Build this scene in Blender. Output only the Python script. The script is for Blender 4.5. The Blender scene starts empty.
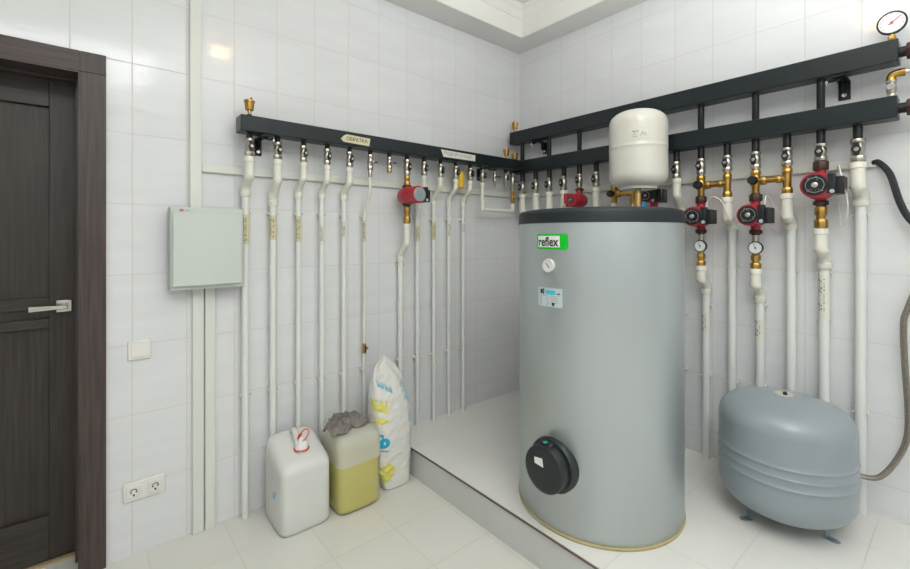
import bpy, bmesh, math, random
from mathutils import Vector, Matrix, noise
from mathutils.bvhtree import BVHTree
PI = math.pi
scene = bpy.context.scene
COL = scene.collection

# ------------------------------------------------------------------ materials
M = {}
def newmat(name):
    m = bpy.data.materials.new(name); m.use_nodes = True
    nt = m.node_tree; b = nt.nodes['Principled BSDF']
    M[name] = m
    return m, nt, b
def mat(name, col, rough=.5, metal=0, spec=.5, var=0, vscale=8, bump=0, bscale=60, coat=0, emit=None, estr=0):
    m, nt, b = newmat(name)
    b.inputs['Roughness'].default_value = rough
    b.inputs['Metallic'].default_value = metal
    b.inputs['Specular IOR Level'].default_value = spec
    b.inputs['Coat Weight'].default_value = coat
    tc = nt.nodes.new('ShaderNodeTexCoord')
    n = nt.nodes.new('ShaderNodeTexNoise'); n.inputs['Scale'].default_value = vscale; n.inputs['Detail'].default_value = 4
    nt.links.new(tc.outputs['Object'], n.inputs['Vector'])
    mx = nt.nodes.new('ShaderNodeMix'); mx.data_type = 'RGBA'
    k = 1 - var
    mx.inputs[6].default_value = (*col, 1); mx.inputs[7].default_value = (col[0]*k, col[1]*k, col[2]*k, 1)
    nt.links.new(n.outputs['Fac'], mx.inputs[0]); nt.links.new(mx.outputs[2], b.inputs['Base Color'])
    if bump:
        n2 = nt.nodes.new('ShaderNodeTexNoise'); n2.inputs['Scale'].default_value = bscale
        nt.links.new(tc.outputs['Object'], n2.inputs['Vector'])
        bp = nt.nodes.new('ShaderNodeBump'); bp.inputs['Strength'].default_value = bump; bp.inputs['Distance'].default_value = .002
        nt.links.new(n2.outputs['Fac'], bp.inputs['Height']); nt.links.new(bp.outputs['Normal'], b.inputs['Normal'])
    if emit:
        b.inputs['Emission Color'].default_value = (*emit, 1); b.inputs['Emission Strength'].default_value = estr
    return m
def tiles(name, ax, ay, w, h, ox, oy, col, gcol, gw, rough, wave=.15, streak=0):
    """ceramic tiles laid on two object axes, grout lines of width gw"""
    m, nt, b = newmat(name)
    N = nt.nodes.new; Lk = nt.links.new
    tc = N('ShaderNodeTexCoord'); sp = N('ShaderNodeSeparateXYZ'); Lk(tc.outputs['Object'], sp.inputs[0])
    def mt(op, a, c=None):
        q = N('ShaderNodeMath'); q.operation = op
        for i, v in enumerate((a, c)):
            if v is None: continue
            if isinstance(v, (int, float)): q.inputs[i].default_value = v
            else: Lk(v, q.inputs[i])
        return q.outputs[0]
    masks = []; cells = []
    for axx, sz, off in ((ax, w, ox), (ay, h, oy)):
        t = mt('DIVIDE', mt('SUBTRACT', sp.outputs[axx], off), sz)
        cells.append(mt('ROUND', mt('SUBTRACT', t, .5)))
        d = mt('ABSOLUTE', mt('SUBTRACT', t, mt('ROUND', t)))
        masks.append(mt('LESS_THAN', mt('MULTIPLY', d, sz), gw/2))
    g = mt('MAXIMUM', masks[0], masks[1])
    cm = N('ShaderNodeCombineXYZ'); Lk(cells[0], cm.inputs[0]); Lk(cells[1], cm.inputs[1])
    wn = N('ShaderNodeTexWhiteNoise'); Lk(cm.outputs[0], wn.inputs['Vector'])
    c1 = N('ShaderNodeMix'); c1.data_type = 'RGBA'; Lk(wn.outputs['Value'], c1.inputs[0])
    c1.inputs[6].default_value = (*col, 1); c1.inputs[7].default_value = (*[v*.975 for v in col], 1)
    ns = N('ShaderNodeTexNoise'); ns.inputs['Scale'].default_value = 3; ns.inputs['Detail'].default_value = 5
    mp = N('ShaderNodeMapping'); mp.inputs['Scale'].default_value = (1, 1, 6 if streak else 1)
    Lk(tc.outputs['Object'], mp.inputs[0]); Lk(mp.outputs[0], ns.inputs['Vector'])
    c2 = N('ShaderNodeMix'); c2.data_type = 'RGBA'; c2.blend_type = 'MULTIPLY'
    c2.inputs[0].default_value = .12; Lk(c1.outputs[2], c2.inputs[6]); Lk(ns.outputs['Fac'], c2.inputs[7])
    c3 = N('ShaderNodeMix'); c3.data_type = 'RGBA'; Lk(g, c3.inputs[0]); Lk(c2.outputs[2], c3.inputs[6])
    c3.inputs[7].default_value = (*gcol, 1)
    Lk(c3.outputs[2], b.inputs['Base Color'])
    r = mt('ADD', mt('MULTIPLY', g, .5), rough); Lk(r, b.inputs['Roughness'])
    n2 = N('ShaderNodeTexNoise'); n2.inputs['Scale'].default_value = 9; n2.inputs['Detail'].default_value = 2
    mp2 = N('ShaderNodeMapping'); mp2.inputs['Scale'].default_value = (1, 1, 2.5 if streak else 1)
    Lk(tc.outputs['Object'], mp2.inputs[0]); Lk(mp2.outputs[0], n2.inputs['Vector'])
    hh = mt('SUBTRACT', mt('MULTIPLY', n2.outputs['Fac'], wave), mt('MULTIPLY', g, .25))
    bp = N('ShaderNodeBump'); bp.inputs['Strength'].default_value = .5; bp.inputs['Distance'].default_value = .004
    Lk(hh, bp.inputs['Height']); Lk(bp.outputs['Normal'], b.inputs['Normal'])
    return m
def wood(name, c1, c2, axis=2, rough=.45):
    m, nt, b = newmat(name); N = nt.nodes.new; Lk = nt.links.new
    tc = N('ShaderNodeTexCoord'); mp = N('ShaderNodeMapping')
    sc = [60, 60, 60]; sc[axis] = 2.5; mp.inputs['Scale'].default_value = sc
    n = N('ShaderNodeTexNoise'); n.inputs['Scale'].default_value = 1.6; n.inputs['Detail'].default_value = 6
    Lk(tc.outputs['Object'], mp.inputs[0]); Lk(mp.outputs[0], n.inputs['Vector'])
    cr = N('ShaderNodeValToRGB'); cr.color_ramp.elements[0].position = .3; cr.color_ramp.elements[1].position = .72
    cr.color_ramp.elements[0].color = (*c1, 1); cr.color_ramp.elements[1].color = (*c2, 1)
    Lk(n.outputs['Fac'], cr.inputs[0]); Lk(cr.outputs[0], b.inputs['Base Color'])
    bp = N('ShaderNodeBump'); bp.inputs['Strength'].default_value = .25; bp.inputs['Distance'].default_value = .001
    Lk(n.outputs['Fac'], bp.inputs['Height']); Lk(bp.outputs['Normal'], b.inputs['Normal'])
    b.inputs['Roughness'].default_value = rough
    return m
def plastic_shell(name, col, clear):
    """milky blow-moulded plastic one can dimly see through"""
    m, nt, b = newmat(name); N = nt.nodes.new; Lk = nt.links.new
    b.inputs['Base Color'].default_value = (*col, 1); b.inputs['Roughness'].default_value = .35
    tr = N('ShaderNodeBsdfTransparent'); mx = N('ShaderNodeMixShader')
    n = N('ShaderNodeTexNoise'); n.inputs['Scale'].default_value = 5
    tc = N('ShaderNodeTexCoord'); Lk(tc.outputs['Object'], n.inputs['Vector'])
    ma = N('ShaderNodeMath'); ma.operation = 'MULTIPLY_ADD'; ma.inputs[1].default_value = .1; ma.inputs[2].default_value = clear
    Lk(n.outputs['Fac'], ma.inputs[0]); Lk(ma.outputs[0], mx.inputs[0])
    out = nt.nodes['Material Output']
    Lk(b.outputs[0], mx.inputs[1]); Lk(tr.outputs[0], mx.inputs[2]); Lk(mx.outputs[0], out.inputs['Surface'])
    return m

WALLC = (.80, .81, .82)
tiles('tile_left', 0, 2, .2, .3, -2.4617, 0, WALLC, (.635, .615, .585), .0034, .10, .2, 1)
tiles('tile_right', 1, 2, .2, .3, -1.1922, 0, WALLC, (.635, .615, .585), .0034, .10, .2, 1)
tiles('tile_floor', 0, 1, .3, .3, -1.51, -.27, (.78, .765, .70), (.62, .58, .48), .004, .22, .1)
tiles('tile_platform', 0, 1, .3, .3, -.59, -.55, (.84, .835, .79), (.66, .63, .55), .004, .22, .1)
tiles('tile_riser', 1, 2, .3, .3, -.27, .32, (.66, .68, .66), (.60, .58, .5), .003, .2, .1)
mat('ceiling_paint', (.76, .76, .74), .7, var=.04)
mat('soffit_paint', (.76, .76, .73), .7, var=.04)
mat('ceiling_cream', (.84, .83, .78), .6, var=.03)
mat('step_trim', (.16, .11, .08), .4, var=.3)
mat('threshold', (.55, .43, .27), .4, var=.2)
wood('wood_casing', (.038, .027, .024), (.080, .058, .051))
wood('wood_leaf', (.024, .018, .014), (.052, .040, .032))
wood('wood_lintel', (.040, .026, .023), (.085, .058, .050), 0)
mat('satin_nickel', (.62, .60, .54), .25, 1, var=.1)
mat('white_plastic', (.76, .75, .70), .35, var=.03)
mat('switch_plastic', (.82, .80, .75), .3, var=.02)
mat('trunking', (.74, .76, .70), .4, var=.03)
mat('cabinet_paint', (.60, .65, .60), .42, var=.05, vscale=3)
mat('cabinet_side', (.47, .51, .50), .45, var=.05)
mat('red_ink', (.60, .12, .09), .5)
mat('grey_ink', (.35, .35, .35), .5)
mat('dark_ink', (.03, .03, .03), .6)
mat('ppr', (.80, .785, .69), .35, var=.04)
mat('ppr_pipe', (.78, .80, .765), .33, var=.04)
mat('tape_yellow', (.72, .68, .44), .5, var=.15, vscale=30)
mat('tape_white', (.80, .79, .70), .5, var=.1, vscale=30)
mat('manifold_paint', (.010, .017, .020), .33, spec=.4, var=.25, vscale=6, bump=.15, bscale=90)
mat('black_steel', (.012, .014, .017), .4, spec=.4, var=.2)
mat('nickel', (.60, .56, .48), .28, 1, var=.35, vscale=40)
mat('brass', (.56, .345, .095), .3, 1, var=.3, vscale=30)
mat('brass_pale', (.72, .50, .20), .25, 1, var=.25, vscale=30)
mat('iron_brown', (.085, .042, .032), .5, .3, var=.4, vscale=40)
mat('black_plastic', (.012, .013, .015), .38, var=.2)
mat('pump_red', (.46, .018, .035), .36, var=.15, vscale=14, coat=.2)
mat('dial_black', (.015, .016, .017), .3)
mat('dial_silver', (.55, .56, .55), .3, .7)
mat('dial_grey', (.36, .40, .41), .4, .3)
mat('dial_white', (.82, .83, .82), .3)
mat('chrome', (.75, .75, .76), .15, 1)
mat('tag_blue', (.35, .52, .60), .4)
mat('tank_silver', (.50, .545, .550), .36, .62, spec=.5, var=.05, vscale=3)
mat('lid_grey', (.015, .022, .026), .5, spec=.35, var=.1)
mat('base_tan', (.50, .43, .22), .6, var=.2)
mat('logo_green', (.0, .55, .02), .4)
mat('logo_white', (.86, .87, .85), .4)
mat('logo_black', (.02, .02, .02), .5)
mat('sticker_pale', (.56, .66, .68), .35)
mat('sticker_cyan', (.08, .55, .72), .4)
mat('flange_black', (.018, .024, .026), .40, var=.1)
mat('teal', (.02, .35, .33), .4)
mat('vessel_cream', (.74, .72, .64), .28, coat=.3, var=.02)
mat('blue_plastic', (.01, .32, .75), .35)
mat('yellow_plastic', (.78, .50, .02), .35)
mat('grey_tank', (.285, .335, .365), .30, coat=.25, var=.04)
mat('tank_bracket', (.25, .32, .36), .35, .4)
mat('plug_beige', (.55, .53, .45), .5)
mat('steel_braid', (.42, .38, .33), .35, .9, var=.6, vscale=160, bump=1, bscale=220)
mat('cable_black', (.015, .018, .022), .5)
mat('cable_white', (.72, .72, .68), .4)
plastic_shell('jug_milky', (.80, .81, .77), .10)
jt = plastic_shell('jug_thin', (.80, .79, .66), .30)
def wet_wall(m, level):      # where the liquid touches the thin wall the plastic turns clearer
    nt = m.node_tree; mx = [n for n in nt.nodes if n.type == 'MIX_SHADER'][0]; lk = mx.inputs[0].links[0]; src = lk.from_socket
    tc = nt.nodes.new('ShaderNodeTexCoord'); sp = nt.nodes.new('ShaderNodeSeparateXYZ'); nt.links.new(tc.outputs['Object'], sp.inputs[0])
    lt = nt.nodes.new('ShaderNodeMath'); lt.operation = 'LESS_THAN'; lt.inputs[1].default_value = level; nt.links.new(sp.outputs[2], lt.inputs[0])
    ad = nt.nodes.new('ShaderNodeMath'); ad.operation = 'MULTIPLY_ADD'; ad.inputs[1].default_value = .45; nt.links.new(lt.outputs[0], ad.inputs[0]); nt.links.new(src, ad.inputs[2])
    nt.links.new(ad.outputs[0], mx.inputs[0])
wet_wall(jt, .236)
mat('liquid_clear', (.70, .74, .68), .2)
mat('liquid_yellow', (.58, .52, .07), .15)
mat('cap_white', (.84, .84, .82), .35)
mat('ring_red', (.72, .05, .03), .4)
mat('glove_cloth', (.34, .31, .28), .95, var=.5, vscale=30, bump=1, bscale=300)
mat('bag_white', (.80, .79, .74), .35, var=.08, vscale=20)
mat('bag_yellow', (.74, .68, .16), .4)
mat('bag_blue', (.22, .50, .68), .4)
mat('bag_paleblue', (.50, .66, .74), .4)
mat('bag_cyan', (.0, .42, .66), .4)
mat('lamp_glass', (.9, .8, .6), .4, emit=(1, .66, .30), estr=26)
mat('lamp_metal', (.5, .4, .25), .3, 1)

# ------------------------------------------------------------------ mesh helpers
def TL(s, o, z): return Vector((s, -o, z))          # s along the left wall (world x), o out of it
def TR(s, o, z): return Vector((-o, s, z))          # s along the right wall (world y), o out of it
def TW(x, y, z): return Vector((x, y, z))
class MB:
    def __init__(self, T=TW): self.bm = bmesh.new(); self.T = T
    def v(self, *p): return self.bm.verts.new(self.T(*p))
    def box(self, a0, a1, b0, b1, c0, c1):
        q = [self.v(a, b, c) for c in (c0, c1) for b in (b0, b1) for a in (a0, a1)]
        for f in ((0,1,3,2),(4,6,7,5),(0,4,5,1),(2,3,7,6),(0,2,6,4),(1,5,7,3)):
            self.bm.faces.new([q[i] for i in f])
        return self
    def rings(self, rings, caps=True, closed=False):
        R = [[self.v(*p) for p in r] for r in rings]; n = len(R[0])
        pairs = list(zip(R, R[1:])) + ([(R[-1], R[0])] if closed else [])
        for a, b in pairs:
            for i in range(n):
                self.bm.faces.new((a[i], a[(i+1) % n], b[(i+1) % n], b[i]))
        if caps and not closed:
            self.bm.faces.new(R[0][::-1]); self.bm.faces.new(R[-1])
        return self
    def lathe(self, c, ax, prof, n=24):
        """c centre; ax 0/1/2 axis; prof = (position along the axis, radius)"""
        e = [Vector((0,0,0)) for _ in range(3)]
        for i in range(3): e[i][i] = 1
        A, U, V = e[ax], e[(ax+1) % 3], e[(ax+2) % 3]; c = Vector(c); rs = []
        for p, r in prof:
            r = max(r, 1e-4)
            rs.append([tuple(c + A*p + (U*math.cos(t) + V*math.sin(t))*r) for t in [2*PI*i/n for i in range(n)]])
        return self.rings(rs)
    def hexnut(self, c, ax, p0, p1, r, n=6): return self.lathe(c, ax, [(p0, r*.93), (p0+(p1-p0)*.12, r), (p1-(p1-p0)*.12, r), (p1, r*.93)], n)
    def sweep(self, pts, rad, n=12, closed=False):
        P = [Vector(p) for p in pts]; m = len(P)
        if isinstance(rad, (int, float)): rad = [rad]*m
        tan = []
        for i in range(m):
            a = P[(i-1) % m] if (closed or i) else P[0]; b = P[(i+1) % m] if (closed or i < m-1) else P[-1]
            t = b - a
            tan.append(t.normalized() if t.length > 1e-9 else (tan[-1] if tan else Vector((0,0,-1))))
        u = tan[0].orthogonal().normalized(); rs = []
        for i in range(m):
            u = u - tan[i]*u.dot(tan[i]); u = u.normalized() if u.length > 1e-6 else tan[i].orthogonal().normalized()
            w = tan[i].cross(u)
            rs.append([tuple(P[i] + (u*math.cos(2*PI*k/n) + w*math.sin(2*PI*k/n))*rad[i]) for k in range(n)])
        return self.rings(rs, closed=closed)
    def torus(self, c, ax, R, r, n=24, k=8):
        e = [Vector((0,0,0)) for _ in range(3)]
        for i in range(3): e[i][i] = 1
        U, V = e[(ax+1) % 3], e[(ax+2) % 3]; c = Vector(c)
        return self.sweep([c + (U*math.cos(2*PI*i/n) + V*math.sin(2*PI*i/n))*R for i in range(n)], r, k, closed=True)
    def build(self, name, m, parent=None, bevel=0, seg=2, flat=False, angle=38):
        bm = self.bm
        bmesh.ops.recalc_face_normals(bm, faces=bm.faces)
        off = Vector((0,0,0)); r = parent
        if parent is not None: off = Vector(parent['_o'])
        for v in bm.verts: v.co -= off
        for f in bm.faces: f.smooth = not flat
        for e in bm.edges:
            if len(e.link_faces) != 2 or e.calc_face_angle(0) > math.radians(angle): e.smooth = False
        me = bpy.data.meshes.new(name); bm.to_mesh(me); bm.free()
        if isinstance(m, str): m = M[m]
        me.materials.append(m)
        o = bpy.data.objects.new(name, me); COL.objects.link(o)
        o['_o'] = tuple(off)
        if parent is not None: o.parent = parent
        if bevel:
            b = o.modifiers.new('bevel', 'BEVEL'); b.width = bevel; b.segments = seg; b.limit_method = 'ANGLE'; b.angle_limit = math.radians(40)
        return o
def thing(name, label, cat, loc, group=None):
    o = bpy.data.objects.new(name, None); COL.objects.link(o); o.empty_display_size = .05
    o.location = loc; o['_o'] = tuple(loc); o['label'] = label; o['category'] = cat
    if group: o['group'] = group
    return o
def tag(o, label, cat, group=None):
    o['label'] = label; o['category'] = cat
    if group: o['group'] = group
    return o
def struct(o): o['kind'] = 'structure'; return o
def lab(o, label): o['label'] = label; return o
def text_bm(body, size, bold=0, sx=1.0, align='CENTER'):
    cu = bpy.data.curves.new('lettering', 'FONT'); cu.body = body; cu.size = size; cu.offset = bold
    cu.align_x = align; cu.align_y = 'CENTER'; cu.resolution_u = 3
    ob = bpy.data.objects.new('lettering', cu); COL.objects.link(ob)
    bpy.context.view_layer.update()
    me = bpy.data.meshes.new_from_object(ob.evaluated_get(bpy.context.evaluated_depsgraph_get()))
    bpy.data.objects.remove(ob)
    bm = bmesh.new(); bm.from_mesh(me)
    for v in bm.verts: v.co.x *= sx
    return bm
def finish_flat(bm, name, m, parent, th=.0006):
    off = Vector(parent['_o'])
    for v in bm.verts: v.co -= off
    me = bpy.data.meshes.new(name); bm.to_mesh(me); bm.free(); me.materials.append(M[m])
    o = bpy.data.objects.new(name, me); COL.objects.link(o); o.parent = parent; o['_o'] = tuple(off)
    return o

# ------------------------------------------------------------------ the room
XB, YB = -4.3, -3.9          # walls behind the camera
PZ = .161                    # platform height
DX0, DX1, DZ = -3.45, -2.631, 2.022   # door opening
w = MB()
w.box(DX1, .12, 0, .24, 0, 3.05).box(XB, DX0, 0, .24, 0, 3.05).box(DX0, DX1, 0, .24, DZ, 3.05)
struct(w.build('wall_left', 'tile_left', flat=True))
struct(MB().box(0, .12, YB-.1, 0, 0, 3.05).build('wall_right', 'tile_right', flat=True))
struct(MB().box(XB-.1, XB, YB-.1, .24, 0, 3.05).build('wall_rear', 'tile_right', flat=True))
struct(MB().box(XB, 0, YB-.1, YB, 0, 3.05).build('wall_near', 'tile_left', flat=True))
struct(MB().box(XB, 0, YB, .24, -.08, 0).build('floor', 'tile_floor', flat=True))
struct(MB().box(XB-.1, .12, YB-.1, .24, 3.0, 3.1).build('ceiling', 'ceiling_paint', flat=True))
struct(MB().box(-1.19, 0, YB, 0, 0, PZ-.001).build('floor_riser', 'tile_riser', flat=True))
struct(MB().box(-1.194, 0, YB, 0, PZ-.012, PZ).build('floor_platform', 'tile_platform', flat=True))
struct(MB().box(-1.199, -1.194, YB, 0, PZ-.007, PZ+.0005).build('trim_1', 'step_trim', flat=True))
def rect_ring(prof):
    """prof: (inset, z) points swept round the room with mitred corners"""
    w = MB(); x0, x1, y0, y1 = XB, 0, YB, 0
    rs = []
    for cx_, cy_, sx, sy in ((x1, y1, -1, -1), (x0, y1, 1, -1), (x0, y0, 1, 1), (x1, y0, -1, 1)):
        rs.append([(cx_+sx*i, cy_+sy*i, z) for i, z in prof])
    return w.rings(rs, closed=True)
struct(rect_ring([(0, 2.797), (.2, 2.797), (.2, 2.802), (0, 2.802)]).build('ceiling_soffit', 'soffit_paint', flat=True))
struct(rect_ring([(0, 2.803), (.2, 2.803), (.2, 3.0), (0, 3.0)]).build('ceiling_drop', 'ceiling_cream', flat=True))
struct(rect_ring([(.2, 2.925), (.206, 2.925), (.209, 2.934), (.215, 2.94), (.222, 2.953), (.236, 2.966), (.25, 2.973), (.254, 2.982), (.262, 2.986), (.262, 3.0), (.2, 3.0)]).build('trim_2', 'ceiling_cream', angle=25))
# small ceiling lamp whose warm reflection shows twice in the glazed tiles
t = thing('ceiling_lamp', 'small warm ceiling lamp seen only as reflections in the wall tiles', 'lamp', (-1.74, -1.83, 2.93))
MB().lathe((-1.74, -1.83, 2.93), 2, [(.07, .06), (.066, .062), (.055, .058), (.05, .02), (.02, .02)], 24).build('lamp_base', 'lamp_metal', t)
MB().lathe((-1.74, -1.83, 2.93), 2, [(.025, .02), (.018, .05), (0, .066), (-.02, .055), (-.035, .03), (-.04, .004)], 24).build('lamp_shade', 'lamp_glass', t)

# door_1 : casing, jamb stop, leaf with rails and panels, handle
d = bpy.data.objects.new('door_1', None); COL.objects.link(d); d.location = (-3.04, .17, 0); d['_o'] = (-3.04, .17, 0); struct(d)
LW = .082
MB().box(DX1, DX1+LW, -.015, 0, 0, DZ).box(DX1, DX1+LW, -.015, 0, DZ+.0005, DZ+LW).build('casing', 'wood_casing', d, .0015)
MB().box(DX0-LW, DX0, -.015, 0, 0, DZ+LW).build('casing', 'wood_casing', d, .0015)
MB().box(DX0, DX1-.001, -.015, 0, DZ, DZ+LW).build('head_casing', 'wood_lintel', d, .0015)
w = MB(); w.box(DX1-.006, DX1, -.014, .24, 0, DZ); w.box(DX0, DX0+.006, -.014, .24, 0, DZ); w.box(DX0+.006, DX1-.006, -.014, .24, DZ-.006, DZ)
w.build('jamb', 'wood_casing', d)
w = MB(); w.box(DX1-.016, DX1-.006, .10, .158, 0, DZ-.006); w.box(DX0+.006, DX0+.016, .10, .158, 0, DZ-.006); w.box(DX0+.016, DX1-.016, .10, .158, DZ-.016, DZ-.006)
w.build('door_stop', 'wood_casing', d, .001)
lx0, lx1 = DX0+.012, DX1-.012; fy = .168; st = .087
leaf = MB(); leaf.box(lx0+.02, lx1-.02, fy+.020, fy+.036, .02, 2.0); leaf = leaf.build('door_panel', 'wood_leaf', d)
w = MB(); w.box(lx0, lx0+st, fy, fy+.04, .015, 2.008); w.box(lx1-st, lx1, fy, fy+.04, .015, 2.008); w.build('stile', 'wood_leaf', d, .002)
wood('wood_rail', (.026, .020, .016), (.058, .046, .038), 0)
for z0, z1 in ((1.903, 2.008), (1.061, 1.106), (.981, 1.02), (.015, .2)):
    MB().box(lx0+st, lx1-st, fy+.0005, fy+.04, z0, z1).build('rail', 'wood_rail', d, .002)
hx = -2.683
h = MB().box(hx-.026, hx+.026, fy-.009, fy, 1.043, 1.095).build('door_handle', 'satin_nickel', d, .003)
w = MB(); w.lathe((hx, 0, 1.069), 1, [(fy-.05, .0085), (fy-.006, .0085)], 16)
w.rings([[(x, y+fy, z) for y, z in ((-.056, 1.069+hh), (-.043, 1.069+hh), (-.043, 1.069-hh), (-.056, 1.069-hh))] for x, hh in ((hx+.012, .008), (hx-.02, .008), (hx-.106, .0115))])
w.build('lever', 'satin_nickel', h, .002)
struct(MB().box(DX0, DX1-.007, .150, .24, 0, .010).build('trim_3', 'threshold', flat=True))

# switch, double socket
t = thing('light_switch', 'square white light switch on tiled wall right of the door', 'switch', (-2.437, 0, .875))
MB().box(-2.478, -2.396, -.009, 0, .834, .916).build('frame', 'switch_plastic', t, .004)
w = MB(); w.rings([[(x, y, z) for x, z in ((-2.464, .846), (-2.410, .846), (-2.410, .903), (-2.464, .903))] for y in (-.009, )] , caps=False)
w = MB(); q = [(-2.464, .848), (-2.410, .848), (-2.410, .903), (-2.464, .903)]
w.rings([[(x, -.008, z) for x, z in q], [(x*1.0, -.0155 if z < .87 else -.0115, z) for x, z in q]])
w.build('rocker', 'switch_plastic', t, .0015)
t = thing('wall_socket', 'double white power socket low on wall right of door', 'socket', (-2.419, 0, .275))
MB().box(-2.494, -2.344, -.009, 0, .235, .316).build('frame', 'switch_plastic', t, .004)
for cx_ in (-2.457, -2.381):
    w = MB(); w.box(cx_-.026, cx_+.026, -.013, -.008, .249, .302)
    w.build('cover', 'switch_plastic', t, .002)
    w = MB(); w.lathe((cx_, 0, .2755), 1, [(-.0105, .0212), (-.0158, .0212), (-.0158, .0192), (-.0134, .0186)], 28); w.build('socket_ring', 'switch_plastic', t)
    w = MB()
    for sx in (-1, 1): w.lathe((cx_+sx*.0095, 0, .2755), 1, [(-.0130, .0032), (-.0140, .0032)], 12)
    w.sweep([(cx_+.013*math.sin(a), -.0145, .2755+.013*math.cos(a)) for a in (-1.1, -.7, -.3, .3, .7, 1.1)], .0018, 5); w.box(cx_-.003, cx_+.003, -.0150, -.0131, .259, .267)
    w.build('contact', 'dark_ink', t)

# cable trunking
def trunk(name, label, T, s0, s1, z0, z1, o=.03, group=None):
    w = MB(T); w.box(s0, s1, .0, o*.55, z0, z1)
    t = w.build(name, 'trunking'); tag(t, label, 'trunking', group)
    i = .0015
    k = MB(T)
    if s1-s0 < z1-z0: k.box(s0+i, s1-i, o*.55, o, z0, z1)
    else: k.box(s0, s1, o*.55, o, z0+i, z1-i)
    k.build('cover', 'trunking', t, .002)
    return t
trunk('cable_trunking', 'white vertical cable trunking from ceiling down to the grey cabinet', TL, -2.253, -2.203, 1.482, 2.797, .024)
trunk('cable_trunking', 'left strip of twin trunking from grey cabinet down to floor', TL, -2.242, -2.1945, 0, 1.139, .022)
trunk('cable_trunking', 'right strip of twin trunking from grey cabinet down to floor', TL, -2.1915, -2.148, 0, 1.139, .022)
trunk('cable_trunking', 'horizontal white trunking on left wall behind the elbows', TL, -2.2025, -.021, 1.66, 1.70, .02)
trunk('cable_trunking', 'horizontal white trunking on right wall behind pumps and elbows', TR, -2.04, -.0, 1.66, 1.70, .02)

# electrical cabinet
t = thing('electrical_cabinet', 'pale grey square metal cabinet mounted on wall beside the door', 'cabinet', (-2.19, 0, 1.12))
MB().box(-2.337, -2.046, -.084, -.0225, 1.128, 1.490).box(-2.32, -2.06, -.0225, 0, 1.14, 1.48).build('body', 'cabinet_side', t, .003)
MB().box(-2.335, -2.046, -.092, -.0845, 1.128, 1.490).build('front_frame', 'cabinet_paint', t, .002)
w = MB(); n = 12; z0, z1 = 1.146, 1.466
for side in (0,):
    ring0, ring1 = [], []
rows = []
for k in range(n+1):
    x = -2.328 + (.272)*k/n; bow = .010*math.sin(PI*k/n)
    rows.append([(x, -.0935, z1), (x, -.105, z1), (x, -.105-bow*.4, (z0+z1)/2), (x, -.106-bow, z0), (x, -.0935, z0)])
w.rings(rows); w.build('cabinet_door', 'cabinet_paint', t, .0015)
bm = text_bm('◄', .01); bm.free()
MB().box(-2.302, -2.287, -.0935, -.092, 1.472, 1.481).build('emblem', 'red_ink', t)
MB().box(-2.284, -2.262, -.0932, -.092, 1.4745, 1.4775).build('brand_line', 'grey_ink', t)

# ------------------------------------------------------------------ plumbing pieces
O = .105; OP = .035
def valve(T, s, zt, zb, root, r=.017, style='lever', o=O, side=1, hz=None):
    H = zt-zb; c = (s, o, 0); w = MB(T)
    w.hexnut(c, 2, zt-.20*H, zt, r*1.12, 8)
    w.lathe(c, 2, [(zt-.18*H, r*.8), (zt-.24*H, r*.95), (zt-.42*H, r*1.08), (zt-.55*H, r*1.08), (zt-.7*H, r*.88), (zt-.74*H, r*.8)], 20)
    w.hexnut(c, 2, zb+.05*H, zt-.70*H, r*1.15, 8)
    w.lathe(c, 2, [(zb+.06*H, r*.8), (zb, r*.8)], 16)
    hz = hz or zt-.48*H
    w.lathe((s, 0, hz), 1, [(o+r*.8, r*.5), (o+r*1.35, r*.5), (o+r*1.35, r*.3), (o+r*2.25, r*.3)], 14)
    v = w.build('ball_valve', 'nickel', root)
    w = MB(T); o1 = o+r*1.45
    if style == 'lever':
        w.lathe((s, 0, hz), 1, [(o1, r*.66), (o1+.010, r*.72)], 18)
        w.rings([[(s+a*r, o1+.002+b, hz+c_) for a, c_ in ((-.33, -1), (.33, -1), (.33, 1), (-.33, 1))for b in (0,)] for b in (0, .008)] if False else
                [[(s+a*r, o1+b, hz+c_*r) for a, c_ in ((-.30, -1.15), (.30, -1.15), (.5, -.6), (.5, .5), (.38, 1.25), (-.38, 1.25), (-.5, .5), (-.5, -.6))] for b in (.001, .009)])
    else:
        w.rings([[(s+a, o1+b, hz+c_) for a, c_ in ((-.012, -.003), (.034, -.004), (.034, .004), (-.012, .003))] for b in (.001, .007)])
    h = w.build('handle', 'black_plastic', v, .001)
    MB(T).hexnut((s, 0, hz), 1, o1+.009, o1+.014, r*.36).build('handle_nut', 'chrome', v) if False else None
    MB(T).hexnut((s, 0, hz), 1, o1+.0095, o1+.0135, r*.40).build('handle_nut', 'chrome', v)
    return v
def stub(T, s, zt, zb, root, r=.013, o=O, name='stub_pipe'):
    return MB(T).lathe((s, o, 0), 2, [(zt, r), (zb+.004, r), (zb+.003, r*.95), (zb, r*.95)], 16).build(name, 'black_steel', root)
def elbows(T, s, zt, za, zb, ze, rf, root, o=O, op=OP):
    """white offset of two 45 degree elbows from the valve line back to the wall line"""
    n = 6; P = []; R = []
    def add(oo, z, r): P.append((s, oo, z)); R.append(r)
    c = .024 if zt-za > .03 else (zt-za)*.7
    add(o, zt, rf*.96); add(o, zt-.002, rf); add(o, zt-c, rf); add(o, zt-c-.002, rf*.86); add(o, za+.004, rf*.86); add(o, za, rf*.97)
    L_ = za-zb
    for k in range(1, n):
        u = k/n; e = u*u*(3-2*u)
        r = rf*(.99 if k in (1, n-1) else .84)
        add(o+(op-o)*e, za-L_*u, r)
    add(op, zb, rf*.97); add(op, ze+c+.004, rf*.86); add(op, ze+c, rf*1.02); add(op, ze+.003, rf*1.02); add(op, ze, rf*.96)
    return MB(T).sweep(P, R, 18).build('elbow_fitting', 'ppr', root)
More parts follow.
